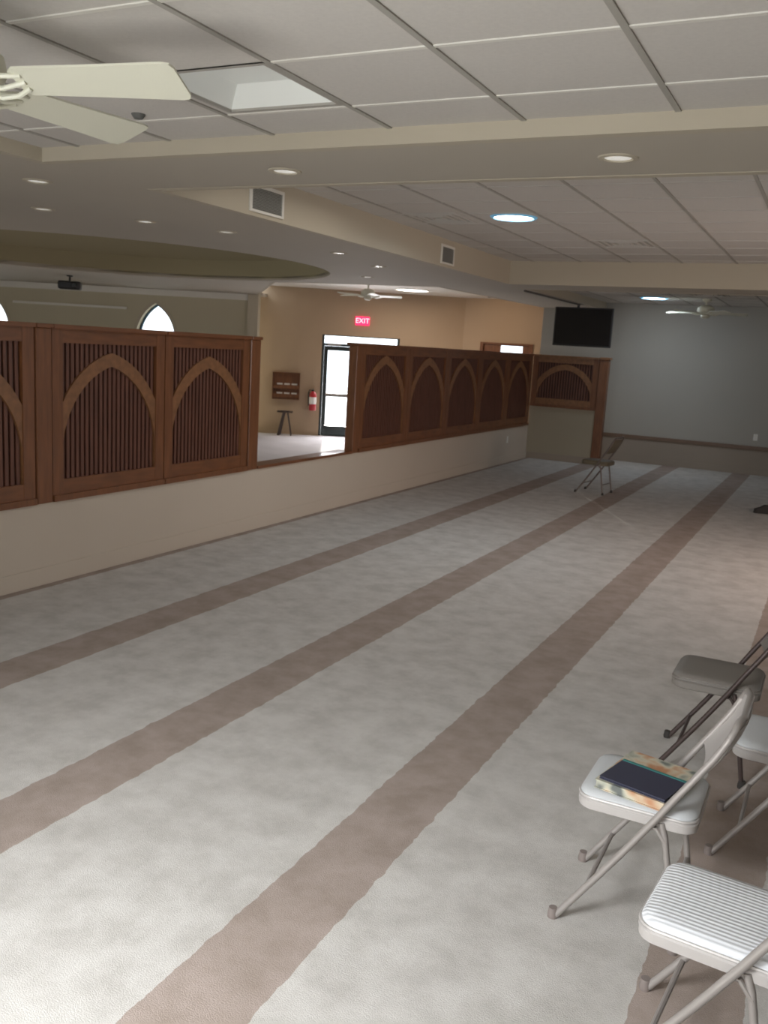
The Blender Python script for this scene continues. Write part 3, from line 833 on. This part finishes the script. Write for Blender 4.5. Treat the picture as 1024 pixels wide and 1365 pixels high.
area('vestibule_lamp', (-6.6, 17.6, 2.95), (-6.6, 18.9, 1.6), (.3, .3), 8, (1.0, .74, .50), 160, 'DISK')
area('door_daylight', fE(2.15, 1.0, .35), fE(2.3, .0, -3), (1.5, 1.9), 120, (1.0, .97, 1.0), 150)
area('hall_daylight', (-16.5, 6.0, 1.8), (-9, 8, 1.2), (3.0, 2.0), 110, (1.0, .98, .92), 170)  # fill added to brighten the hall; no window stands behind it
area('hall_fill_lamp', (-10.5, 3.0, 2.70), (-10.5, 3.0, 0), (2.5, 2.5), 60, (1.0, .93, .82), 175)
area('cove_glow', (-3.2, 6.2, 3.0), (-3.2, 6.2, 0), (1.2, 2.0), 9, (1.0, .96, .90), 175)  # soft overhead fill added to the middle bay, which has no cove

sun = bpy.data.lights.new('sun', 'SUN'); sun.energy = 7; sun.angle = rad(1); sun.color = (1, .96, .9)
so = bpy.data.objects.new('sun', sun); COL.objects.link(so); so.location = (-12, 25, 6)
so.rotation_euler = Vector((1.5, -2.7, -.60)).to_track_quat('-Z', 'Y').to_euler()

w = bpy.data.worlds.new('sky'); bpy.context.scene.world = w; w.use_nodes = True
bg = w.node_tree.nodes['Background']; bg.inputs[0].default_value = (.86, .94, 1, 1); bg.inputs[1].default_value = 3.0

# ------------------------------------------------------------------ camera
Fpx, PITCH, ROLL, YAW = 1203.233, rad(10.3886), rad(3.3858), rad(26.1679)
cam = bpy.data.cameras.new('camera'); co = bpy.data.objects.new('camera', cam); COL.objects.link(co)
fwd = Vector((-math.sin(YAW)*math.cos(PITCH), math.cos(YAW)*math.cos(PITCH), -math.sin(PITCH)))
right = Vector((math.cos(YAW), math.sin(YAW), 0)); up = right.cross(fwd)
r2 = right*math.cos(ROLL) + up*math.sin(ROLL); u2 = -right*math.sin(ROLL) + up*math.cos(ROLL)
mw = Matrix((r2, u2, -fwd)).transposed().to_4x4(); mw.translation = (0, 0, 1.85)
co.matrix_world = mw
cam.sensor_fit = 'VERTICAL'; cam.sensor_height = 36; cam.lens = 36 * Fpx / 1365
cam.dof.use_dof = True; cam.dof.focus_distance = 1.3; cam.dof.aperture_fstop = 16
cam.clip_start = .05; cam.clip_end = 200
bpy.context.scene.camera = co
sc = bpy.context.scene
sc.view_settings.view_transform = 'Standard'
sc.view_settings.look = 'None'
sc.view_settings.exposure = 0
